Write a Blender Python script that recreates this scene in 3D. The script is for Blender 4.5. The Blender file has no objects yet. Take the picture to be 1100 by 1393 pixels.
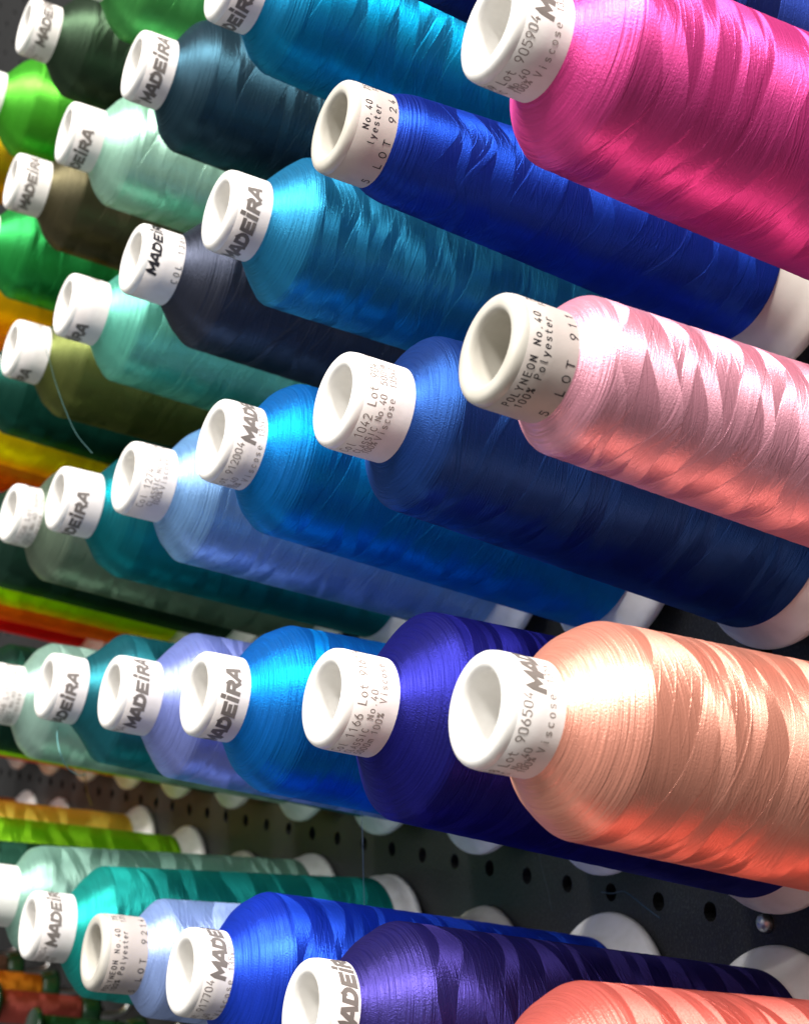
import bpy, bmesh, math, random
from mathutils import Vector, Matrix

S = bpy.context.scene
COL = S.collection
random.seed(7)
PI = math.pi

# ------------------------------------------------------------------ camera
cam_d = bpy.data.cameras.new("camera")
cam_d.sensor_fit = 'HORIZONTAL'
cam_d.sensor_width = 36.0
cam_d.lens = 72.93
cam_d.clip_start = 0.01
cam_d.clip_end = 50.0
cam = bpy.data.objects.new("camera", cam_d)
COL.objects.link(cam)
Rv, Uv, Fv = Vector((.47812, .87797, .02407)), Vector((.08704, -.07468, .99340)), Vector((-.87396, .47287, .11221))
m = Matrix((Rv, Uv, -Fv)).transposed().to_4x4()
m.translation = Vector((0.0, -0.3672, 0.0))
cam.matrix_world = m
cam_d.dof.use_dof = True
cam_d.dof.focus_distance = 0.46
cam_d.dof.aperture_fstop = 32.0
S.camera = cam

# ------------------------------------------------------------------ light: shop ceiling spots, an added soft fill, dim room
W = bpy.data.worlds.new("World")
S.world = W
W.use_nodes = True
bg = W.node_tree.nodes["Background"]
bg.inputs[0].default_value = (1.0, 0.97, 0.94, 1)
bg.inputs[1].default_value = 0.23


def area(name, loc, target, size, power, color, size_y=None):
    l = bpy.data.lights.new(name, 'AREA')
    l.shape = 'RECTANGLE' if size_y else 'DISK'
    l.size = size
    if size_y:
        l.size_y = size_y
    l.energy = power
    l.color = color
    o = bpy.data.objects.new(name, l)
    COL.objects.link(o)
    o.location = loc
    d = Vector(target) - Vector(loc)
    o.rotation_euler = d.to_track_quat('-Z', 'Y').to_euler()
    return o


area("ceiling_spot", (0.75, -1.25, 1.55), (-0.5, -0.1, 0.0), 0.26, 33.0, (1.0, 0.96, 0.91))
area("ceiling_spot", (0.65, -0.6, 1.75), (-0.4, -0.1, 0.0), 0.26, 62.0, (1.0, 0.96, 0.91))
area("ceiling_spot", (-0.9, -1.5, 1.75), (-0.8, -0.1, 0.0), 0.26, 30.0, (1.0, 0.96, 0.91))
area("front_fill", (-0.1, -2.1, 1.5), (-0.5, 0, 0), 1.8, 62.0, (1.0, 0.98, 0.96), 1.8)  # soft fill light added in front to lift the undersides

S.view_settings.view_transform = 'Standard'
S.view_settings.look = 'None'
S.view_settings.exposure = 0.0
S.view_settings.gamma = 1.0
S.cycles.max_bounces = 8
S.cycles.sample_clamp_indirect = 6.0

# ------------------------------------------------------------------ helpers


def lin(c):
    out = []
    for v in c:
        v = v / 255.0
        out.append(v / 12.92 if v <= 0.04045 else ((v + 0.055) / 1.055) ** 2.4)
    return (out[0], out[1], out[2], 1.0)


class NT:
    """small node-tree writer"""

    def __init__(self, tree):
        self.t = tree

    def n(self, kind, **props):
        nd = self.t.nodes.new(kind)
        for k, v in props.items():
            setattr(nd, k, v)
        return nd

    def put(self, sock, v):
        if isinstance(v, bpy.types.NodeSocket):
            self.t.links.new(v, sock)
        else:
            sock.default_value = v

    def math(self, op, a, b=0.0, c=0.0, clamp=False):
        nd = self.n('ShaderNodeMath', operation=op, use_clamp=clamp)
        self.put(nd.inputs[0], a)
        self.put(nd.inputs[1], b)
        self.put(nd.inputs[2], c)
        return nd.outputs[0]

    def ramp(self, v, lo, hi):
        nd = self.n('ShaderNodeMapRange', interpolation_type='SMOOTHSTEP')
        self.put(nd.inputs[0], v)
        nd.inputs[1].default_value = lo
        nd.inputs[2].default_value = hi
        return nd.outputs[0]

    def vec(self, x, y, z):
        nd = self.n('ShaderNodeCombineXYZ')
        for i, v in enumerate((x, y, z)):
            self.put(nd.inputs[i], v)
        return nd.outputs[0]

    def noise(self, dim, v, scale=1.0, detail=0.0, rough=0.5):
        nd = self.n('ShaderNodeTexNoise', noise_dimensions=dim)
        self.put(nd.inputs['W' if dim == '1D' else 'Vector'], v)
        nd.inputs['Scale'].default_value = scale
        nd.inputs['Detail'].default_value = detail
        nd.inputs['Roughness'].default_value = rough
        return nd.outputs[0]


def new_mat(name):
    mt = bpy.data.materials.new(name)
    mt.use_nodes = True
    nt = mt.node_tree
    return mt, NT(nt), nt.nodes["Principled BSDF"]


def thread_group():
    g = bpy.data.node_groups.new("satin_thread", 'ShaderNodeTree')
    for nm, ty in (("Color", 'NodeSocketColor'), ("Seed", 'NodeSocketFloat'), ("Shoulder", 'NodeSocketFloat')):
        g.interface.new_socket(nm, in_out='INPUT', socket_type=ty)
    g.interface.new_socket("BSDF", in_out='OUTPUT', socket_type='NodeSocketShader')
    N = NT(g)
    gi = N.n('NodeGroupInput')
    go = N.n('NodeGroupOutput')
    seed = gi.outputs[1]
    tc = N.n('ShaderNodeTexCoord')
    sp = N.n('ShaderNodeSeparateXYZ')
    g.links.new(tc.outputs['Object'], sp.inputs[0])
    x, y, z = sp.outputs
    phi = N.math('ARCTAN2', y, x)
    zm = N.math('MULTIPLY', z, 1000.0)
    cph, sph = N.math('COSINE', phi), N.math('SINE', phi)
    # shoulder: 1 on the steep winding next to the tube
    sh = N.math('GREATER_THAN', z, gi.outputs[2])
    nsh = N.math('SUBTRACT', 1.0, sh)
    # slow wander of the band edges round the cone
    wob = N.math('MULTIPLY', N.math('SUBTRACT', N.noise('3D', N.vec(cph, sph, N.math('ADD', N.math('MULTIPLY', zm, .02), seed)), 1.0, 0.0), .5), 9.0)

    def band(slope, width, off, lo, hi):
        u = N.math('ADD', N.math('ADD', zm, N.math('MULTIPLY', phi, slope)), wob)
        u = N.math('ADD', N.math('DIVIDE', u, width), N.math('MULTIPLY', seed, off))
        v = N.noise('1D', u, 1.0, 0.0, .6)
        return N.ramp(v, lo, hi)

    A = band(4.6, 13.5, 3.7, .494, .506)
    B = band(-5.0, 11.0, 5.3, .61, .62)
    C = band(2.0, 7.0, 2.1, .66, .67)
    t = N.math('MULTIPLY_ADD', A, -1.15, .95)
    t = N.math('MULTIPLY_ADD', N.math('SUBTRACT', .45, t), C, t)
    t = N.math('MULTIPLY_ADD', N.math('SUBTRACT', -.6, t), B, t)
    t = N.math('MULTIPLY', t, nsh)
    th = N.math('MULTIPLY_ADD', t, .56, .0)
    sth, cth = N.math('SINE', th), N.math('COSINE', th)
    # direction along the yarn, on the surface
    T = N.vec(N.math('MULTIPLY', N.math('MULTIPLY', cth, sph), -1.0), N.math('MULTIPLY', cth, cph), sth)
    vt = N.n('ShaderNodeVectorTransform', vector_type='VECTOR', convert_from='OBJECT', convert_to='WORLD')
    g.links.new(T, vt.inputs[0])
    # yarn lines
    lean = N.math('MULTIPLY', t, -4.6)
    h = N.math('ADD', zm, N.math('MULTIPLY', lean, phi))
    hs = N.math('MULTIPLY', seed, 7.7)
    fine = N.noise('3D', N.vec(N.math('MULTIPLY', h, 2.5), N.math('MULTIPLY', phi, 1.6), hs), 1.0, 1.0, .6)
    coarse = N.noise('3D', N.vec(N.math('MULTIPLY', h, 1.5), N.math('MULTIPLY', phi, .5), hs), 1.0, 1.0)
    grain = N.noise('3D', N.vec(N.math('MULTIPLY', h, 3.0), N.math('MULTIPLY', phi, 45.0), hs), 1.0, 1.0)

    # lone strands that ride over the others
    def strands(slope, sc, off):
        u = N.math('ADD', N.math('ADD', zm, wob), N.math('MULTIPLY', phi, slope))
        v = N.noise('1D', N.math('MULTIPLY_ADD', seed, off, N.math('MULTIPLY', u, sc)), 1.0, 0.0)
        d = N.math('ABSOLUTE', N.math('SUBTRACT', v, .5))
        m = N.ramp(N.noise('2D', N.vec(N.math('MULTIPLY', zm, .06), N.math('MULTIPLY', phi, .8), 0.0), 1.0), .42, .52)
        return N.math('MULTIPLY', N.math('SUBTRACT', 1.0, N.ramp(d, .012, .045)), m)
    strand = N.math('MAXIMUM', strands(4.0, .24, 3.1), strands(-5.0, .21, 4.3))
    hh = N.math('MULTIPLY', coarse, N.math('MULTIPLY_ADD', sh, 1.9, .15))
    hh = N.math('MULTIPLY_ADD', fine, N.math('MULTIPLY_ADD', sh, .7, .6), hh)
    hh = N.math('MULTIPLY_ADD', grain, .45, hh)
    hh = N.math('MULTIPLY_ADD', N.math('MULTIPLY', A, nsh), .5, hh)
    hh = N.math('MULTIPLY_ADD', N.math('MULTIPLY', B, nsh), .4, hh)
    hh = N.math('MULTIPLY_ADD', N.math('MULTIPLY', strand, nsh), .30, hh)
    bp = N.n('ShaderNodeBump')
    bp.inputs['Strength'].default_value = 1.0
    bp.inputs['Distance'].default_value = 0.00022
    g.links.new(hh, bp.inputs['Height'])
    # uneven dye, plus shade of the strand grooves put into the colour
    mx = N.n('ShaderNodeMix', data_type='RGBA', blend_type='MULTIPLY')
    mx.inputs[0].default_value = 1.0
    g.links.new(gi.outputs[0], mx.inputs[6])
    dv = N.math('MULTIPLY_ADD', fine, .6, .68)
    g.links.new(N.vec(dv, dv, dv), mx.inputs[7])
    p = N.n('ShaderNodeBsdfPrincipled')
    g.links.new(mx.outputs[2], p.inputs['Base Color'])
    p.inputs['Roughness'].default_value = 0.6
    p.inputs['Specular IOR Level'].default_value = 0.25
    g.links.new(bp.outputs[0], p.inputs['Normal'])
    # the satin sheen of the filaments: glossy, stretched across the yarn
    wh = N.n('ShaderNodeGamma')
    g.links.new(gi.outputs[0], wh.inputs[0])
    wh.inputs[1].default_value = .72
    gl = N.n('ShaderNodeBsdfAnisotropic')
    g.links.new(wh.outputs[0], gl.inputs['Color'])
    gl.inputs['Roughness'].default_value = .42
    gl.inputs['Anisotropy'].default_value = .57
    g.links.new(bp.outputs[0], gl.inputs['Normal'])
    g.links.new(vt.outputs[0], gl.inputs['Tangent'])
    ms = N.n('ShaderNodeMixShader')
    ms.inputs[0].default_value = .64
    g.links.new(p.outputs[0], ms.inputs[1])
    g.links.new(gl.outputs[0], ms.inputs[2])
    g.links.new(ms.outputs[0], go.inputs[0])
    return g


TG = thread_group()


def thread_mat(name, rgb, seed, shoulder):
    mt = bpy.data.materials.new(name)
    mt.use_nodes = True
    nt = mt.node_tree
    nt.nodes.remove(nt.nodes["Principled BSDF"])
    gn = nt.nodes.new('ShaderNodeGroup')
    gn.node_tree = TG
    gn.inputs[0].default_value = lin(rgb)
    gn.inputs[1].default_value = seed
    gn.inputs[2].default_value = shoulder
    nt.links.new(gn.outputs[0], nt.nodes["Material Output"].inputs[0])
    return mt


def plastic(name, rgb, rough, spec=.5, sss=0.0, scale=900.0, bump=.0):
    mt, N, p = new_mat(name)
    p.inputs['Roughness'].default_value = rough
    p.inputs['Specular IOR Level'].default_value = spec
    tc = N.n('ShaderNodeTexCoord')
    nz = N.noise('3D', tc.outputs['Object'], scale * .12, 3.0)
    mx = N.n('ShaderNodeMix', data_type='RGBA')
    N.put(mx.inputs[0], N.ramp(nz, .35, .75))
    c = lin(rgb)
    mx.inputs[6].default_value = c
    mx.inputs[7].default_value = (c[0] * .88, c[1] * .87, c[2] * .85, 1)
    N.put(p.inputs['Base Color'], mx.outputs[2])
    if bump:
        bp = N.n('ShaderNodeBump')
        bp.inputs['Distance'].default_value = bump
        N.put(bp.inputs['Height'], N.noise('3D', tc.outputs['Object'], scale, 2.0))
        N.put(p.inputs['Normal'], bp.outputs[0])
    return mt


M_TUBE = plastic("white_plastic", (236, 234, 230), .38, .5)
M_TUBE_B = plastic("ivory_plastic", (190, 186, 176), .34, .5)
M_LABEL = plastic("label_paper", (222, 216, 213), .55, .3, bump=.00002)
M_LABEL_B = plastic("label_film", (178, 169, 163), .5, .35, bump=.00002)
M_INK = plastic("grey_ink", (142, 132, 125), .6, .2)
M_INK_D = plastic("black_ink", (42, 40, 44), .6, .2)
M_LOGO = plastic("logo_ink", (116, 109, 104), .6, .2)
M_GREEN = plastic("green_plastic", (22, 62, 34), .18, .6)
M_CHROME, _n, _p = new_mat("chrome")
_p.inputs['Metallic'].default_value = 1.0
_p.inputs['Roughness'].default_value = .38
_p.inputs['Base Color'].default_value = (.72, .72, .72, 1)


def mesh_obj(name, verts, faces, mat, parent=None, smooth=True):
    me = bpy.data.meshes.new(name)
    me.from_pydata(verts, [], faces)
    if smooth:
        me.polygons.foreach_set("use_smooth", [True] * len(me.polygons))
    me.materials.append(mat)
    me.update()
    o = bpy.data.objects.new(name, me)
    COL.objects.link(o)
    if parent:
        o.parent = parent
    return o


def lathe(profile, seg=64, close=False):
    """profile: list of (z, r) -> surface of revolution about Z; its seam is on -X"""
    v, f = [], []
    for z, r in profile:
        for i in range(seg):
            a = -PI + 2 * PI * i / seg
            v.append((r * math.cos(a), r * math.sin(a), z))
    n = len(profile)
    for j in range(n - 1):
        for i in range(seg):
            k = (i + 1) % seg
            f.append((j * seg + i, j * seg + k, (j + 1) * seg + k, (j + 1) * seg + i))
    return v, f


def tube_curve(pts, r, seg=6):
    """round bar swept through pts"""
    v, f = [], []
    pts = [Vector(p) for p in pts]
    up = Vector((.31, .22, .92)).normalized()
    for i, p in enumerate(pts):
        d = (pts[min(i + 1, len(pts) - 1)] - pts[max(i - 1, 0)]).normalized()
        a = d.cross(up).normalized()
        b = a.cross(d)
        for k in range(seg):
            t = 2 * PI * k / seg
            v.append(p + a * (r * math.cos(t)) + b * (r * math.sin(t)))
    for i in range(len(pts) - 1):
        for k in range(seg):
            q = (k + 1) % seg
            f.append((i * seg + k, i * seg + q, (i + 1) * seg + q, (i + 1) * seg + k))
    f.append(tuple(range(seg))[::-1])
    f.append(tuple((len(pts) - 1) * seg + k for k in range(seg)))
    return [tuple(p) for p in v], f


def spline(ctrl, n=10):
    """Catmull-Rom through ctrl"""
    c = [Vector(p) for p in ctrl]
    c = [c[0] * 2 - c[1]] + c + [c[-1] * 2 - c[-2]]
    out = []
    for i in range(1, len(c) - 2):
        for k in range(n):
            t = k / n
            p0, p1, p2, p3 = c[i - 1:i + 3]
            out.append(.5 * ((2 * p1) + (p2 - p0) * t + (2 * p0 - 5 * p1 + 4 * p2 - p3) * t * t + (3 * p1 - p0 - 3 * p2 + p3) * t ** 3))
    out.append(c[-2])
    return out


# ------------------------------------------------------------------ stroke lettering (flat print on the labels)


def arc(cx, cy, rx, ry, a0, a1, n=8):
    return [(cx + rx * math.cos(math.radians(a0 + (a1 - a0) * i / n)), cy + ry * math.sin(math.radians(a0 + (a1 - a0) * i / n))) for i in range(n + 1)]


G = {
    '0': [arc(.3, .72, .27, .28, 0, 180) + arc(.3, .28, .27, .28, 180, 360) + [(.57, .72)]],
    '1': [[(.12, .78), (.34, 1), (.34, 0)]],
    '2': [arc(.3, .72, .27, .28, 170, -30) + [(.03, 0), (.58, 0)]],
    '3': [arc(.28, .75, .26, .25, 160, -90, 9) + arc(.28, .25, .29, .25, 90, -160, 9)],
    '4': [[(.38, 1), (.03, .28), (.6, .28)], [(.42, .5), (.42, 0)]],
    '5': [[(.55, 1), (.1, 1), (.07, .55)] + arc(.28, .32, .29, .32, 110, -150, 10)],
    '6': [[(.42, 1)] + arc(.3, .3, .27, .3, 150, -210, 14)],
    '7': [[(.03, 1), (.58, 1), (.22, 0)]],
    '8': [arc(.3, .76, .22, .24, -90, 270, 14), arc(.3, .26, .27, .26, -90, 270, 14)],
    '9': [[(.18, 0)] + arc(.3, .7, .27, .3, -30, 330, 14)],
    'A': [[(0, 0), (.3, 1), (.6, 0)], [(.1, .32), (.5, .32)]],
    'C': [arc(.34, .5, .32, .5, 50, 310, 12)],
    'E': [[(.55, 1), (.05, 1), (.05, 0), (.55, 0)], [(.05, .52), (.48, .52)]],
    'I': [[(.3, 1), (.3, 0)]],
    'L': [[(.05, 1), (.05, 0), (.52, 0)]],
    'N': [[(.05, 0), (.05, 1), (.57, 0), (.57, 1)]],
    'O': [arc(.3, .5, .3, .5, 90, 450, 16)],
    'P': [[(.05, 0), (.05, 1), (.32, 1)] + arc(.32, .75, .25, .25, 90, -90, 7) + [(.05, .5)]],
    'S': [arc(.3, .76, .26, .24, 30, 270, 9) + arc(.3, .26, .27, .26, 90, -150, 9)],
    'T': [[(0, 1), (.6, 1)], [(.3, 1), (.3, 0)]],
    'V': [[(0, 1), (.3, 0), (.6, 1)]],
    'Y': [[(0, 1), (.3, .5), (.6, 1)], [(.3, .5), (.3, 0)]],
    'c': [arc(.32, .34, .27, .34, 50, 310, 9)],
    'e': [[(.06, .36), (.56, .36)] + arc(.31, .34, .26, .34, 5, 310, 10)],
    'i': [[(.3, .66), (.3, 0)], [(.3, .88), (.3, .98)]],
    'l': [[(.28, 1), (.28, .12), (.42, 0)]],
    'm': [[(0, 0), (0, .66)], [(0, .5)] + arc(.16, .5, .15, .16, 160, 0, 5) + [(.31, 0)], [(.31, .5)] + arc(.47, .5, .15, .16, 160, 0, 5) + [(.62, 0)]],
    'o': [arc(.31, .34, .27, .34, 90, 450, 12)],
    'r': [[(.1, .68), (.1, 0)], [(.1, .42)] + arc(.34, .42, .22, .25, 150, 60, 4)],
    's': [arc(.3, .5, .22, .17, 30, 270, 7) + arc(.3, .17, .23, .17, 90, -150, 7)],
    't': [[(.22, .95), (.22, .15), (.4, 0), (.5, .02)], [(.02, .66), (.46, .66)]],
    'x': [[(.05, .66), (.55, 0)], [(.05, 0), (.55, .66)]],
    'y': [[(.05, .68), (.3, .05)], [(.57, .68), (.2, -.28)]],
    '.': [[(.28, 0), (.34, .07)]],
    '%': [[(.55, 1), (.05, 0)], arc(.13, .8, .12, .18, 0, 360, 8), arc(.47, .2, .12, .18, 0, 360, 8)],
}
# heavy slanted capitals of the maker's mark
LOGO = {
    'M': [[(.06, 0), (.06, 1), (.5, .3), (.98, 1), (.98, 0)]],
    'A': [[(.02, 0), (.46, 1), (.62, 1), (.92, 0)], [(.25, .3), (.78, .3)]],
    'D': [[(.1, .06), (.1, .94), (.45, .94)] + arc(.45, .5, .42, .44, 90, -90, 8) + [(.1, .06)]],
    'E': [[(.88, .94), (.12, .94), (.12, .06), (.88, .06)], [(.12, .5), (.78, .5)]],
    'i': [[(.5, 0), (.5, .84)], [(.5, 1.14), (.5, 1.36)]],
    'R': [[(.12, 0), (.12, .94), (.6, .94)] + arc(.6, .7, .26, .24, 90, -90, 6) + [(.14, .46)], [(.5, .46), (.92, 0)]],
}


class Print:
    """strokes gathered in label space (u along the circumference, v towards the tip, mm) and laid on a cylinder"""

    def __init__(self, r):
        self.r = r
        self.v, self.f = [], []
        self.k = 0

    def stroke(self, pts, w):
        # cut long runs so they follow the curve of the tube
        q = [pts[0]]
        for a, b in zip(pts, pts[1:]):
            n = max(1, int(math.dist(a, b) / .7))
            for i in range(1, n + 1):
                q.append((a[0] + (b[0] - a[0]) * i / n, a[1] + (b[1] - a[1]) * i / n))
        lift = self.r + .03 + .006 * (self.k % 9)
        self.k += 1
        base = len(self.v)
        n = len(q)
        for i in range(n):
            p = q[i]
            a, b = q[max(i - 1, 0)], q[min(i + 1, n - 1)]
            dx, dy = b[0] - a[0], b[1] - a[1]
            l = math.hypot(dx, dy) or 1.0
            dx, dy = dx / l, dy / l
            ww = w * .5
            if 0 < i < n - 1:
                e = (q[i][0] - a[0], q[i][1] - a[1])
                le = math.hypot(*e) or 1.0
                c = abs((e[0] * dx + e[1] * dy) / le)
                ww = w * .5 / max(c, .55)
            ex = (-w * .35 if i == 0 else w * .35 if i == n - 1 else 0.0)
            px, py = p[0] + dx * ex, p[1] + dy * ex
            for s in (-1, 1):
                u, v = px - dy * ww * s, py + dx * ww * s
                t = u / self.r
                self.v.append((lift * math.cos(t) / 1000, lift * math.sin(t) / 1000, v / 1000))
        for i in range(n - 1):
            j = base + 2 * i
            self.f.append((j, j + 1, j + 3, j + 2))

    def text(self, s, u, v, h, adv, w, wx=None):
        wx = wx or h * .95
        for ch in s:
            for st in G.get(ch, ()):
                self.stroke([(u + x * wx, v + y * h) for x, y in st], w)
            u += adv

    def logo(self, s, u, v, h, adv, w, worn=0):
        for ch in s:
            sc = .55 if ch == 'i' else 1.0
            wx = adv * .9
            for st in LOGO.get(ch, ()):
                self.stroke([(u + (x * sc if ch != 'i' else (x - .3) * .9) * wx + .16 * y * h, v + y * h) for x, y in st], w)
            u += adv * (.5 if ch == 'i' else 1.0)

    def build(self, name, mat, parent):
        return mesh_obj(name, self.v, self.f, mat, parent, smooth=False)

# ------------------------------------------------------------------ pegboard
PITCH = .0292
HX0, HZ0 = -.4283, -.0715
WALL_Y = .0045


def pegboard():
    mt, N, p = new_mat("charcoal_hardboard")
    tc = N.n('ShaderNodeTexCoord')
    a = N.noise('3D', tc.outputs['Object'], 900.0, 2.0, .7)
    b = N.noise('3D', tc.outputs['Object'], 14.0, 3.0)
    mx = N.n('ShaderNodeMix', data_type='RGBA')
    N.put(mx.inputs[0], N.ramp(a, .45, .8))
    mx.inputs[6].default_value = (.012, .0125, .013, 1)
    mx.inputs[7].default_value = (.045, .045, .045, 1)
    N.put(p.inputs['Base Color'], mx.outputs[2])
    N.put(p.inputs['Roughness'], N.math('MULTIPLY_ADD', b, .3, .35))
    p.inputs['Specular IOR Level'].default_value = .35
    bp = N.n('ShaderNodeBump')
    bp.inputs['Distance'].default_value = .0002
    N.put(bp.inputs['Height'], a)
    N.put(p.inputs['Normal'], bp.outputs[0])
    v, f = [], []
    R = .0035
    K = 12
    for i in range(-44, 27):
        for j in range(-13, 30):
            cx, cz = HX0 + i * PITCH, HZ0 + j * PITCH
            h = PITCH / 2
            b0 = len(v)
            # outer ring walks the square, inner ring the hole, third ring the back of the hole
            for k in range(K):
                t = 2 * PI * k / K + PI / 4
                c, s = math.cos(t), math.sin(t)
                q = max(abs(c), abs(s))
                v.append((cx + h * c / q, WALL_Y, cz + h * s / q))
            for k in range(K):
                t = 2 * PI * k / K + PI / 4
                v.append((cx + R * math.cos(t), WALL_Y, cz + R * math.sin(t)))
            for k in range(K):
                t = 2 * PI * k / K + PI / 4
                v.append((cx + R * math.cos(t), WALL_Y + .005, cz + R * math.sin(t)))
            for k in range(K):
                q = (k + 1) % K
                f.append((b0 + k, b0 + q, b0 + K + q, b0 + K + k))
                f.append((b0 + K + k, b0 + K + q, b0 + 2 * K + q, b0 + 2 * K + k))
    o = mesh_obj("pegboard", v, f, mt, smooth=False)
    # closed back
    x0, x1 = HX0 - 44.5 * PITCH, HX0 + 26.5 * PITCH
    z0, z1 = HZ0 - 13.5 * PITCH, HZ0 + 29.5 * PITCH
    y = WALL_Y + .012
    back = mesh_obj("backing_sheet", [(x0, y, z0), (x1, y, z0), (x1, y, z1), (x0, y, z1)], [(0, 1, 2, 3)], mt, o, smooth=False)
    o['label'] = "dark charcoal pegboard wall with rows of round holes behind the thread cones"
    o['category'] = "pegboard"
    return o


pegboard()

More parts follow.
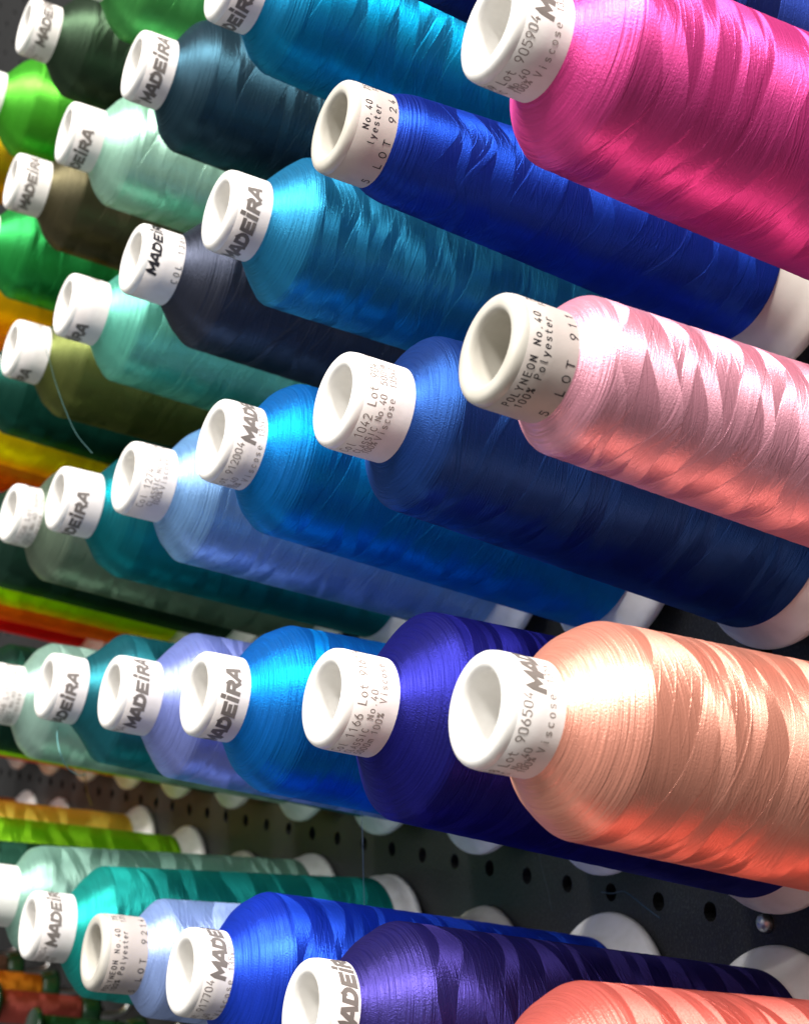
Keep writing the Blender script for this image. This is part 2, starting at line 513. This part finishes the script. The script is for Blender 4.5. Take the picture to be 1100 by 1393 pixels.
# ------------------------------------------------------------------ thread cones
D = 0.17
CONES = [
    ('0E', 0, -0.6846, 0.2990, -0.0098, -0.9896, 0.1433, 15.5, 13.0, 26.9, 0.63, 30.6),
    ('0F', 0, -0.7725, 0.2990, -0.0043, -0.9890, 0.1478, 15.5, 12.1, 26.6, 0.63, 32.0),
    ('0G', 0, -0.8679, 0.2990, -0.0333, -0.9896, 0.1438, 15.5, 12.9, 28.0, 0.63, 31.8),
    ('0H', 0, -0.9562, 0.2990, -0.0453, -0.9885, 0.1506, 15.5, 13.0, 27.5, 0.63, 30.6),
    ('1B', 0, -0.4163, 0.2190, -0.0092, -0.9880, 0.1543, 15.5, 13.8, 26.6, 0.63, 31.5),
    ('1C', 0, -0.5108, 0.2204, -0.0181, -0.9878, 0.1545, 14.6, 11.5, 24.4, 0.70, 29.8),
    ('1D', 0, -0.6003, 0.2207, -0.0233, -0.9875, 0.1561, 14.7, 10.7, 27.6, 0.72, 30.9),
    ('1E', 0, -0.6896, 0.2218, -0.0282, -0.9892, 0.1442, 15.7, 10.4, 26.1, 0.67, 29.6),
    ('1F', 0, -0.7785, 0.2232, -0.0301, -0.9885, 0.1482, 17.3, 12.2, 26.7, 0.67, 30.0),
    ('1G', 0, -0.8679, 0.2190, -0.0300, -0.9899, 0.1414, 15.5, 13.8, 27.8, 0.63, 30.5),
    ('1H', 0, -0.9562, 0.2190, -0.0427, -0.9884, 0.1512, 15.5, 13.0, 27.2, 0.63, 30.8),
    ('1I', 0, -1.0444, 0.2190, -0.0373, -0.9895, 0.1447, 15.5, 12.6, 26.7, 0.63, 31.5),
    ('2A', 0, -0.3295, 0.1390, -0.0088, -0.9887, 0.1495, 16.6, 9.7, 27.6, 0.70, 31.7),
    ('2B', 1, -0.4173, 0.1402, -0.0111, -0.9886, 0.1502, 15.2, 6.4, 16.5, 0.68, 23.8),
    ('2C', 0, -0.5070, 0.1379, 0.0025, -0.9892, 0.1469, 14.8, 11.2, 26.6, 0.55, 27.5),
    ('2D', 0, -0.5954, 0.1394, 0.0024, -0.9875, 0.1576, 17.1, 14.3, 27.0, 0.61, 28.8),
    ('2E', 0, -0.6835, 0.1394, 0.0018, -0.9878, 0.1555, 17.0, 10.9, 26.7, 0.59, 29.5),
    ('2F', 0, -0.7696, 0.1372, 0.0114, -0.9896, 0.1433, 16.3, 13.4, 26.5, 0.68, 27.6),
    ('2G', 0, -0.8609, 0.1391, 0.0021, -0.9879, 0.1553, 15.5, 12.5, 27.0, 0.63, 31.7),
    ('2H', 0, -0.9492, 0.1391, -0.0047, -0.9885, 0.1513, 15.5, 12.5, 26.5, 0.63, 31.9),
    ('2I', 0, -1.0374, 0.1391, 0.0008, -0.9896, 0.1442, 15.5, 12.7, 27.9, 0.63, 31.1),
    ('3A', 1, -0.3288, 0.0550, -0.0046, -0.9857, 0.1682, 17.6, 5.9, 20.4, 0.66, 24.3),
    ('3B', 0, -0.4139, 0.0561, 0.0109, -0.9868, 0.1617, 19.1, 7.2, 26.2, 0.71, 33.8),
    ('3C', 0, -0.5061, 0.0558, 0.0078, -0.9863, 0.1650, 14.4, 11.0, 26.3, 0.67, 31.0),
    ('3D', 0, -0.5938, 0.0548, 0.0113, -0.9884, 0.1512, 16.7, 12.1, 27.1, 0.64, 30.1),
    ('3E', 0, -0.6820, 0.0565, 0.0111, -0.9897, 0.1427, 17.4, 15.9, 27.8, 0.71, 31.5),
    ('3F', 0, -0.7649, 0.0554, 0.0480, -0.9872, 0.1520, 12.6, 11.1, 27.7, 0.69, 32.5),
    ('3G', 0, -0.8609, 0.0576, -0.0100, -0.9871, 0.1596, 15.5, 12.5, 27.6, 0.63, 31.5),
    ('3H', 0, -0.9492, 0.0576, 0.0001, -0.9878, 0.1560, 15.5, 12.4, 27.5, 0.63, 30.7),
    ('3I', 0, -1.0374, 0.0576, -0.0073, -0.9883, 0.1522, 15.5, 12.8, 27.7, 0.63, 30.8),
    ('3J', 0, -1.1256, 0.0576, -0.0059, -0.9883, 0.1525, 15.5, 12.8, 27.6, 0.63, 31.4),
    ('4A', 0, -0.3290, -0.0283, -0.0086, -0.9881, 0.1538, 16.0, 14.2, 26.9, 0.66, 31.1),
    ('4B', 0, -0.4143, -0.0283, 0.0042, -0.9865, 0.1637, 17.1, 10.9, 30.3, 0.51, 35.0),
    ('4C', 0, -0.5088, -0.0261, -0.0079, -0.9884, 0.1516, 14.3, 15.1, 28.4, 0.70, 31.2),
    ('4D', 0, -0.5966, -0.0268, -0.0058, -0.9880, 0.1541, 16.6, 11.7, 28.1, 0.54, 31.2),
    ('4E', 0, -0.6841, -0.0262, -0.0033, -0.9868, 0.1620, 15.2, 14.0, 28.0, 0.44, 31.8),
    ('4F', 0, -0.7725, -0.0266, -0.0128, -0.9895, 0.1440, 14.6, 11.0, 27.8, 0.70, 31.2),
    ('4G', 0, -0.8609, -0.0266, -0.0126, -0.9876, 0.1567, 15.5, 12.3, 27.6, 0.63, 31.8),
    ('4H', 0, -0.9492, -0.0266, -0.0024, -0.9894, 0.1449, 15.5, 13.0, 27.9, 0.63, 31.0),
    ('4I', 0, -1.0374, -0.0266, -0.0069, -0.9885, 0.1510, 15.5, 12.8, 27.4, 0.63, 31.9),
    ('4J', 0, -1.1256, -0.0266, -0.0081, -0.9896, 0.1437, 15.5, 14.0, 26.8, 0.63, 31.7),
    ('4K', 0, -1.2138, -0.0266, -0.0034, -0.9889, 0.1484, 15.5, 12.1, 27.8, 0.63, 31.7),
    ('4L', 0, -1.3020, -0.0266, -0.0040, -0.9889, 0.1489, 15.5, 12.5, 27.2, 0.63, 31.3),
    ('5A', 0, -0.3289, -0.1165, -0.0144, -0.9868, 0.1612, 14.0, 14.5, 27.5, 0.62, 32.0),
    ('5B', 0, -0.4186, -0.1161, -0.0195, -0.9847, 0.1731, 11.5, 14.4, 27.6, 0.61, 30.0),
    ('5C', 0, -0.5108, -0.1170, -0.0160, -0.9875, 0.1566, 13.2, 13.3, 28.7, 0.69, 28.5),
    ('5D', 1, -0.6002, -0.1208, -0.0253, -0.9901, 0.1381, 17.8, 6.2, 21.9, 0.54, 27.1),
    ('5E', 0, -0.6868, -0.1214, -0.0166, -0.9909, 0.1337, 17.3, 10.7, 27.3, 0.57, 35.8),
    ('5F', 0, -0.7725, -0.1197, -0.0029, -0.9893, 0.1456, 16.1, 10.3, 24.9, 0.81, 34.3),
    ('5G', 1, -0.8609, -0.1197, 0.0005, -0.9885, 0.1512, 17.0, 9.0, 19.0, 0.65, 25.0),
    ('5H', 0, -0.9492, -0.1197, -0.0086, -0.9890, 0.1474, 15.5, 13.9, 27.8, 0.63, 31.2),
    ('5I', 0, -1.0374, -0.1137, -0.0069, -0.9881, 0.1536, 15.5, 13.7, 27.0, 0.63, 31.7),
    ('5J', 1, -1.1256, -0.1197, -0.0068, -0.9894, 0.1449, 17.0, 9.0, 19.0, 0.65, 25.0),
    ('5K', 0, -1.2138, -0.1197, -0.0111, -0.9885, 0.1510, 15.5, 13.4, 27.5, 0.63, 30.5),
    ('5L', 0, -1.3020, -0.1197, -0.0006, -0.9883, 0.1528, 15.5, 12.4, 26.8, 0.63, 30.6)]

# colour (0-255), label
LOOK = {
    '0E': ((66, 160, 72), "mid green thread cone cut by the top edge, above the dark olive black one"),
    '0F': ((32, 50, 32), "very dark forest green thread cone at the top left corner with a white tube"),
    '0G': ((62, 165, 30), "vivid grass green thread cone below the top left forest green cone"),
    '0H': ((150, 118, 0), "dull mustard thread cone mostly hidden under the grass green one"),
    '1B': ((10, 24, 90), "dark navy thread cone at the top edge, half hidden by the magenta cone"),
    '1C': ((0, 108, 158), "bright teal blue thread cone at the top edge with its tube tip cut off"),
    '1D': ((22, 50, 64), "dark slate teal thread cone between the pale mint and the bright teal blue cones"),
    '1E': ((160, 212, 186), "pale mint thread cone with a white glare on its shoulder, under the slate teal tube"),
    '1F': ((66, 60, 38), "brown olive thread cone under the mustard one, near the left edge"),
    '1G': ((24, 140, 54), "emerald green thread cone behind the brown olive one at the left edge"),
    '1H': ((238, 178, 0), "golden yellow thread cone under the emerald green one at the left edge"),
    '1I': ((232, 136, 24), "light orange thread cone strip under the golden yellow cone"),
    '2A': ((222, 58, 138), "large magenta pink thread cone at the upper right, tube printed Lot 905904"),
    '2B': ((6, 36, 140), "slim royal blue thread cone with an ivory tube, right of the sky blue cone"),
    '2C': ((22, 116, 164), "sky blue thread cone under the slim royal blue one"),
    '2D': ((40, 44, 58), "dark slate navy thread cone with bold black print and COL on its tube"),
    '2E': ((92, 188, 162), "aqua mint thread cone under the dark slate navy one"),
    '2F': ((76, 84, 34), "olive green thread cone with a loose thread hanging from its tube"),
    '2G': ((4, 56, 44), "dark bottle green thread cone under the olive green one"),
    '2H': ((246, 206, 0), "bright yellow thread cone showing as a strip above the sage cone"),
    '2I': ((206, 116, 12), "brownish orange thread cone strip under the bright yellow cone"),
    '3A': ((238, 158, 178), "light pink thread cone with an ivory tube printed LOT in black"),
    '3B': ((16, 52, 124), "navy blue thread cone with a white tube printed 1042"),
    '3C': ((0, 100, 182), "strong blue thread cone with a white tube printed 912004"),
    '3D': ((112, 160, 216), "light sky blue thread cone with a white tube printed 1274"),
    '3E': ((0, 96, 106), "dark teal thread cone between the sage and the light sky blue cones"),
    '3F': ((96, 114, 94), "grey sage green thread cone at the left edge, above the lime strip"),
    '3G': ((20, 50, 38), "blackish green thread cone strip under the grey sage one"),
    '3H': ((192, 220, 0), "yellow lime thread cone strip under the blackish green cone"),
    '3I': ((222, 116, 10), "rusty orange thread cone strip under the yellow lime cone"),
    '3J': ((200, 22, 12), "pure red thread cone strip lowest of the strips above the pale mint cone"),
    '4A': ((234, 152, 128), "large peach thread cone with a white tube printed Lot 906504"),
    '4B': ((15, 15, 108), "indigo thread cone with a white tube printed 1166, beside the peach cone"),
    '4C': ((0, 98, 188), "azure blue thread cone between the lavender and indigo cones"),
    '4D': ((126, 140, 216), "lavender blue thread cone between the petrol teal and azure cones"),
    '4E': ((18, 92, 104), "petrol teal thread cone between the pale grey mint and lavender cones"),
    '4F': ((152, 190, 174), "pale grey mint thread cone cut by the left edge in the middle row"),
    '4G': ((8, 42, 30), "dark green thread cone behind the pale grey mint one in the middle row"),
    '4H': ((130, 214, 20), "green lime thread cone edge showing under the pale grey mint cone"),
    '4I': ((220, 140, 40), "amber thread cone behind the green lime one, base disc showing under it"),
    '4J': ((220, 110, 90), "salmon thread cone behind the amber one, pinkish base disc showing"),
    '4K': ((215, 90, 120), "rose thread cone behind the salmon one, base disc over the gold cone"),
    '4L': ((200, 40, 50), "crimson thread cone behind the rose one, base disc at the left edge"),
    '5A': ((226, 106, 94), "coral red thread cone rising from the bottom right corner"),
    '5B': ((36, 28, 98), "dark purple thread cone at the bottom, left of the coral one"),
    '5C': ((16, 54, 196), "cobalt blue thread cone in the bottom row, left of the dark purple cone"),
    '5D': ((150, 178, 240), "slim periwinkle thread cone with an ivory tube in the bottom row"),
    '5E': ((16, 152, 142), "turquoise thread cone in the bottom row, left of the slim periwinkle one"),
    '5F': ((140, 190, 170), "soft seafoam thread cone behind the turquoise one at the left edge"),
    '5G': ((20, 60, 44), "slim deep green thread cone behind the soft seafoam one"),
    '5H': ((134, 214, 20), "apple green thread cone with its white base showing above the seafoam cone"),
    '5I': ((252, 216, 70), "gold thread cone lying just above the apple green one"),
    '5J': ((214, 186, 40), "slim yellow thread cone hidden behind the gold one, base disc showing"),
    '5K': ((214, 140, 30), "apricot thread cone behind the slim yellow one, base disc showing"),
    '5L': ((205, 110, 40), "tan orange thread cone behind the apricot one at the left edge"),
}
# lettering: (kind, start angle in degrees, lot digits, colour digits)
TEXT = {
    '0F': ('visc', -210.9, '917304', '1390'),
    '1C': ('visc', -303.5, '918804', '1095'),
    '1D': ('visc', -240.5, '914204', '1376'),
    '1E': ('visc', -291.3, '913404', '1047'),
    '1F': ('visc', -231.9, '911704', '1190'),
    '2A': ('visc3', -160.5, '905904', '1309'),
    '2C': ('visc', -258.2, '913604', '1094'),
    '2D': ('bold', -32.7, '', '1360'),
    '2E': ('visc', -326.8, '915504', '1045'),
    '2F': ('visc', -333.9, '910804', '1157'),
    '3B': ('visc', -86.1, '904704', '1042'),
    '3C': ('visc3', -163.4, '912004', '1133'),
    '3D': ('visc', -53.1, '914604', '1274'),
    '3E': ('visc', -274.7, '907704', '1293'),
    '3F': ('visc', -90, '913104', '1306'),
    '4A': ('visc3', -136.8, '906504', '1218'),
    '4B': ('visc2', -79.2, '916104', '1166'),
    '4C': ('visc', -244.6, '911504', '1177'),
    '4D': ('visc', -215.8, '909904', '1130'),
    '4E': ('visc', -258.7, '912304', '1290'),
    '4F': ('visc', -85, '914904', '1046'),
    '5B': ('visc', -180.7, '910204', '1122'),
    '5C': ('visc3', -157.4, '917704', '1134'),
    '5E': ('visc', -184.6, '908804', '1280'),
    '2B': ('poly', -86.0, ('         No.40  75', '       lyester   15', '5 LOT 924'), ''),
    '3A': ('poly', -73.2, ('POLYNEON No.40  75', '100% Polyester  135', '5 LOT 911'), ''),
    '5D': ('poly', -63.7, ('POLYNEON No.40  75', '100% Polyester  135', '5 LOT 9214'), ''),
}


def winding_profile(s0, s1, r1, mid, r2, send, seed):
    rnd = random.Random(seed)
    ctrl = [(s0 - 1.5, 13.6), (s0, 14.35), (s0 + (s1 - s0) * .5, 14.35 + (r1 - 14.35) * mid), (s1, r1), (send, r2), (send + .4, r2 - .5), (send + .6, 13)]

    def ev(s):
        for (a, ra), (b, rb) in zip(ctrl, ctrl[1:]):
            if a <= s <= b:
                return ra + (rb - ra) * (s - a) / max(b - a, 1e-6)
        return ctrl[-1][1]
    out = []
    s = s0 - .8
    while s < send:
        g = 0
        for k in range(-4, 5):
            q = min(max(s + k * .28, s0 - .8), send)
            g += ev(q)
        out.append((s, g / 9 + (rnd.uniform(-.06, .06) if s > s0 + 1 else 0)))
        s += 1.15
    out += [(send, r2), (send + .35, r2 - .35), (send + .5, r2 - 1.4)]
    return out


def flange_profile(send, r2, poly):
    """bare plastic below the winding, in (s, r)"""
    if poly:
        return [(send - 3, r2 - 2.2), (send + 1, r2 - .9), (160, r2 + 1.6), (164, r2 + 3.6), (166, r2 + 6.2), (168, r2 + 7), (169.6, r2 + 7), (170, r2 + 6.4), (170, 9)]
    return [(send - 4, r2 - 2.4), (send + .4, r2 - .6), (162, r2 + 1.8), (165.4, 37.2), (166.6, 38.4), (167.6, 38.65), (169.2, 38.6), (170, 38.0), (170, 9)]


def thread_cone(key, poly, bx, bz, ax, ay, az, s0, ds, r1, mid, r2):
    rgb, label = LOOK[key]
    a = Vector((ax, ay, az)).normalized()
    t = bpy.data.objects.new("thread_cone", None)
    t.empty_display_size = .02
    COL.objects.link(t)
    X = Vector((1, 0, 0))
    X = (X - a * X.dot(a)).normalized()
    Y = a.cross(X)
    mw = Matrix((X, Y, a)).transposed().to_4x4()
    mw.translation = Vector((bx, 0, bz))
    t.matrix_world = mw
    t['label'] = label
    t['category'] = "thread cone"
    t['group'] = "thread cones on the pegboard"
    seed = sum(ord(c) * (i * 37 + 11) for i, c in enumerate(key)) % 97 + .37
    far = key[1] in 'GHIJKLM'
    seg = 48 if far else 80
    send = (151.0 if key == '2B' else 140.0) if poly else 157.0

    def conv(p):
        return [(D - s / 1000, r / 1000) for s, r in p]
    # tube with bore and rounded rim
    ri = 9.3
    tp = [(52, .2), (52, ri + 1.2), (51, ri + 1.2), (20, ri + .4), (4, ri), (2.0, ri + .02), (1.1, ri + .2), (.5, ri + .55), (.15, ri + 1.0), (0, ri + 1.6),
          (.0, 12.3), (.2, 13.0), (.6, 13.55), (1.2, 13.95), (2.0, 14.12), (2.6, 14.14), (s0 + 3, 14.14), (s0 + 20, 13.5)]
    v, f = lathe(conv(tp), seg)
    mesh_obj("tube", v, f, M_TUBE_B if poly else M_TUBE, t)
    v, f = lathe(conv(flange_profile(send, r2, poly)), seg)
    mesh_obj("base_flange", v, f, M_TUBE_B if poly else M_TUBE, t)
    v, f = lathe(conv(winding_profile(s0, s0 + ds, r1, mid, r2, send, key)), seg)
    mesh_obj("thread_winding", v, f, thread_mat("thread_" + key, rgb, seed, D - (s0 + ds) / 1000 - .0015), t)
    if key in TEXT:
        add_label(t, key, poly, s0)
    return t


def add_label(t, key, poly, s0):
    kind, start, lot, num = TEXT[key]
    R = 14.26
    rnd = random.Random(key)
    # paper band, very slightly out of round with a wavy lower edge
    s_a, s_b = (2.9, s0 + .4)
    seg = 60
    v, f = [], []
    for i in range(seg):
        an = -PI + 2 * PI * i / seg
        fl = .05 * math.sin(5 * an + rnd.random()) + .03 * rnd.random()
        for s, r in ((s_a, R - .09), (s_a + .06, R), ((s_a + s_b) / 2, R + .02 + fl * .3), (s_b - .5, R + fl * .5), (s_b, R + .02 + fl)):
            v.append((r / 1000 * math.cos(an), r / 1000 * math.sin(an), D - s / 1000))
    for i in range(seg):
        k = (i + 1) % seg
        for j in range(4):
            f.append((i * 5 + j, i * 5 + j + 1, k * 5 + j + 1, k * 5 + j))
    lab = mesh_obj("label", v, f, M_LABEL_B if poly else M_LABEL, t)
    u0 = math.radians(start) * R

    def vz(s):
        return 170.0 - s
    if kind == 'poly':
        p = Print(R + .04)
        l1, l2, l3 = lot
        p.text(l1, u0, vz(6.1), 2.0, 1.98, .30)
        p.text(l2, u0 + .6, vz(9.0), 2.0, 1.9, .28)
        p.text(l3, u0 + .8, vz(s0 - 1.2), 2.2, 3.55, .30, 2.6)
        p.build("printed_text", M_INK_D, lab)
        return
    if kind == 'bold':
        p = Print(R + .04)
        p.logo("MADEiRA", u0, vz(6.9), 3.5, 4.3, 1.15)
        p.text("COL " + num, u0 - 1, vz(s0 - 1.2), 2.3, 2.9, .3, 2.2)
        p.build("printed_text", M_INK_D, lab)
        return
    # three lines of ink-jet text, then the maker's mark
    p = Print(R + .04)
    p.text("Col " + num + " Lot " + lot, u0, vz(6.3), 2.55, 2.08, .28)
    if kind == 'visc2':
        p.text("CLASSIC", u0 + .6, vz(9.5), 2.0, 1.75, .25)
        p.text("No.40", u0 + 15.2, vz(9.5), 2.0, 1.75, .25)
        p.text("5000m", u0 + 1.0, vz(12.4), 2.0, 1.75, .25)
        p.text("100%", u0 + 11.0, vz(12.4), 2.0, 1.75, .25)
        p.text("Viscose", u0 + 20.2, vz(12.4), 2.0, 1.9, .25)
    elif kind == 'visc3':
        p.text("CLASSIC", u0 + 4.0, vz(9.3), 2.0, 1.75, .25)
        p.text("No.40", u0 + 18.4, vz(9.3), 2.0, 1.6, .25)
        p.text("100%", u0 + 17.6, vz(11.5), 2.0, 1.6, .25)
        p.text("Viscose", u0 + 25.4, vz(12.6), 2.1, 2.15, .25)
        p.text("135x2", u0 + 42.5, vz(12.6), 2.0, 1.7, .25)
    else:
        p.text("CLASSIC", u0 + 1.6, vz(9.3), 2.0, 1.7, .25)
        p.text("No.40", u0 + 15.0, vz(9.3), 2.0, 1.6, .25)
        p.text("5000m", u0 + 25.5, vz(9.0), 2.0, 1.7, .25)
        p.text("100%", u0 + 2.6, vz(11.6), 2.0, 1.55, .25)
        p.text("Viscose", u0 + 9.4, vz(12.0), 2.1, 1.9, .25)
        p.text("135x2", u0 + 25.3, vz(12.0), 2.0, 1.6, .25)
    p.build("printed_text", M_INK, lab)
    p = Print(R + .04)
    p.logo("MADEiRA", u0 + math.radians(159) * R, vz(9.7), 4.2, 4.9, 1.4)
    p.build("printed_mark", M_LOGO, lab)


for row in CONES:
    thread_cone(*row)

# ------------------------------------------------------------------ small spools low on the board, bases only partly in view


HOOK = {7: "chrome hook of the small dark green spool at the bottom edge", 8: "chrome hook under the small rust red spool",
        9: "chrome hook under the small bright orange spool", 10: "chrome hook under the small brown spool",
        11: "chrome hook under the topmost small green spool"}


def small_spool(n, rgb, label, seed):
    bx = -.9492 - .0882 * (n - 7)
    bz = -.2097
    a = Vector((-.01, -.988, .15)).normalized()
    t = bpy.data.objects.new("small_spool", None)
    COL.objects.link(t)
    X = (Vector((1, 0, 0)) - a * a.x).normalized()
    mw = Matrix((X, a.cross(X), a)).transposed().to_4x4()
    mw.translation = Vector((bx, 0, bz)) + a * .022
    t.matrix_world = mw
    t['label'] = label
    t['category'] = "thread spool"
    t['group'] = "small spools at the bottom of the pegboard"
    v, f = lathe([(.0, .004), (.0, .0125), (.0006, .0138), (.0022, .0142), (.004, .0138), (.0105, .0115), (.0112, .0108), (.0112, .008)], 40)
    mesh_obj("base_cap", v, f, M_GREEN, t)
    v, f = lathe([(.0115, .006), (.0115, .0096), (.013, .0100), (.062, .0100), (.0635, .0096), (.0635, .006)], 40)
    mesh_obj("thread_winding", v, f, thread_mat("spool_thread_%d" % n, rgb, seed, 9.0), t)
    v, f = lathe([(.0640, .003), (.0640, .0125), (.065, .0138), (.067, .0138), (.068, .0125), (.068, .003)], 40)
    mesh_obj("end_cap", v, f, M_GREEN, t)
    # the chrome hook that carries it
    p = bpy.data.objects.new("peg_hook", None)
    COL.objects.link(p)
    p.matrix_world = mw
    p['label'] = HOOK[n]
    p['category'] = "peg hook"
    p['group'] = "chrome hooks under the small spools"
    v, f = tube_curve(spline([(0, 0, .06), (0, 0, .02), (0, 0, 0), (0, .0005, -.012), (0, .004, -.020), (0, .012, -.0225)], 8), .0026, 10)
    mesh_obj("rod", v, f, M_CHROME, p)


for n, rgb, label in (
    (7, (30, 80, 45), "small dark green spool peeking in at the bottom edge below the periwinkle cone"),
    (8, (190, 72, 60), "small rust red spool with a dark green base cap in the lower corner"),
    (9, (240, 130, 20), "small bright orange spool with a dark green base cap above the rust one"),
    (10, (120, 85, 65), "small brown spool with a dark green base cap above the orange one"),
    (11, (40, 80, 50), "small green spool with a dark green base cap topmost of the small ones"),
):
    small_spool(n, rgb, label, n * 3.3)

# a bare chrome peg end in its hole
v, f = lathe([(-.004, .0031), (.001, .0031), (.0022, .0028), (.003, .0018), (.0033, .0001)], 20)
pe = mesh_obj("peg_end", v, f, M_CHROME)
pe.matrix_world = Matrix.Translation((HX0, WALL_Y, HZ0)) @ Matrix.Rotation(PI / 2, 4, 'X')
pe['label'] = "shiny round metal peg end in a hole of the dark board under the peach cone"
pe['category'] = "peg"

# ------------------------------------------------------------------ loose threads


def loose(name, ctrl, rgb, label, r=.00013):
    mt, N, p = new_mat("loose_" + name)
    p.inputs['Base Color'].default_value = lin(rgb)
    p.inputs['Roughness'].default_value = .45
    v, f = tube_curve(spline(ctrl, 10), r, 6)
    o = mesh_obj("loose_thread", v, f, mt)
    o['label'] = label
    o['category'] = "loose thread"
    o['group'] = "loose thread ends"
    return o


loose("teal", [(-0.7431, -0.1580, 0.1579), (-0.7171, -0.1630, 0.1466), (-0.6957, -0.1660, 0.1331), (-0.6738, -0.1680, 0.1186), (-0.6552, -0.1680, 0.1051), (-0.6385, -0.1660, 0.0950)], (46, 82, 82), "thin blue-green loose thread curving down from the olive green cone over the bottle green cone", 0.00014)
loose("blue", [(-0.5688, -0.0750, -0.0431), (-0.5573, -0.0800, -0.0559), (-0.5561, -0.0800, -0.0666), (-0.5545, -0.0800, -0.0788)], (70, 90, 115), "thin straight grey-blue thread hanging down between the blue cones in front of the board", 0.00013)
loose("grey", [(-0.5527, -0.0040, -0.0599), (-0.5498, -0.0040, -0.0668), (-0.5455, -0.0040, -0.0748), (-0.5397, -0.0060, -0.0810)], (45, 60, 66), "faint dark thread hanging near the lavender cone base against the board", 0.00012)
loose("navy", [(-0.5199, 0.0030, -0.0718), (-0.5112, 0.0015, -0.0713), (-0.5029, 0.0008, -0.0696), (-0.4975, 0.0015, -0.0713), (-0.4903, 0.0015, -0.0739), (-0.4836, 0.0030, -0.0770)], (35, 70, 95), "short crumpled blue thread stuck to the board above the royal blue cone base", 0.00022)
loose("mint", [(-0.6880, -0.1600, -0.0166), (-0.6718, -0.1650, -0.0201), (-0.6633, -0.1660, -0.0264), (-0.6718, -0.1600, -0.0328), (-0.6871, -0.1500, -0.0366), (-0.7103, -0.1400, -0.0375)], (95, 150, 150), "pale aqua thread looped under the pale mint cone in the middle row", 0.00022)
loose("olive", [(-1.0873, -0.0200, -0.0555), (-1.0675, -0.0250, -0.0613), (-1.0460, -0.0300, -0.0685), (-1.0375, -0.0300, -0.0746)], (130, 125, 60), "short olive yellow thread hanging above the gold and lime cones", 0.0005)
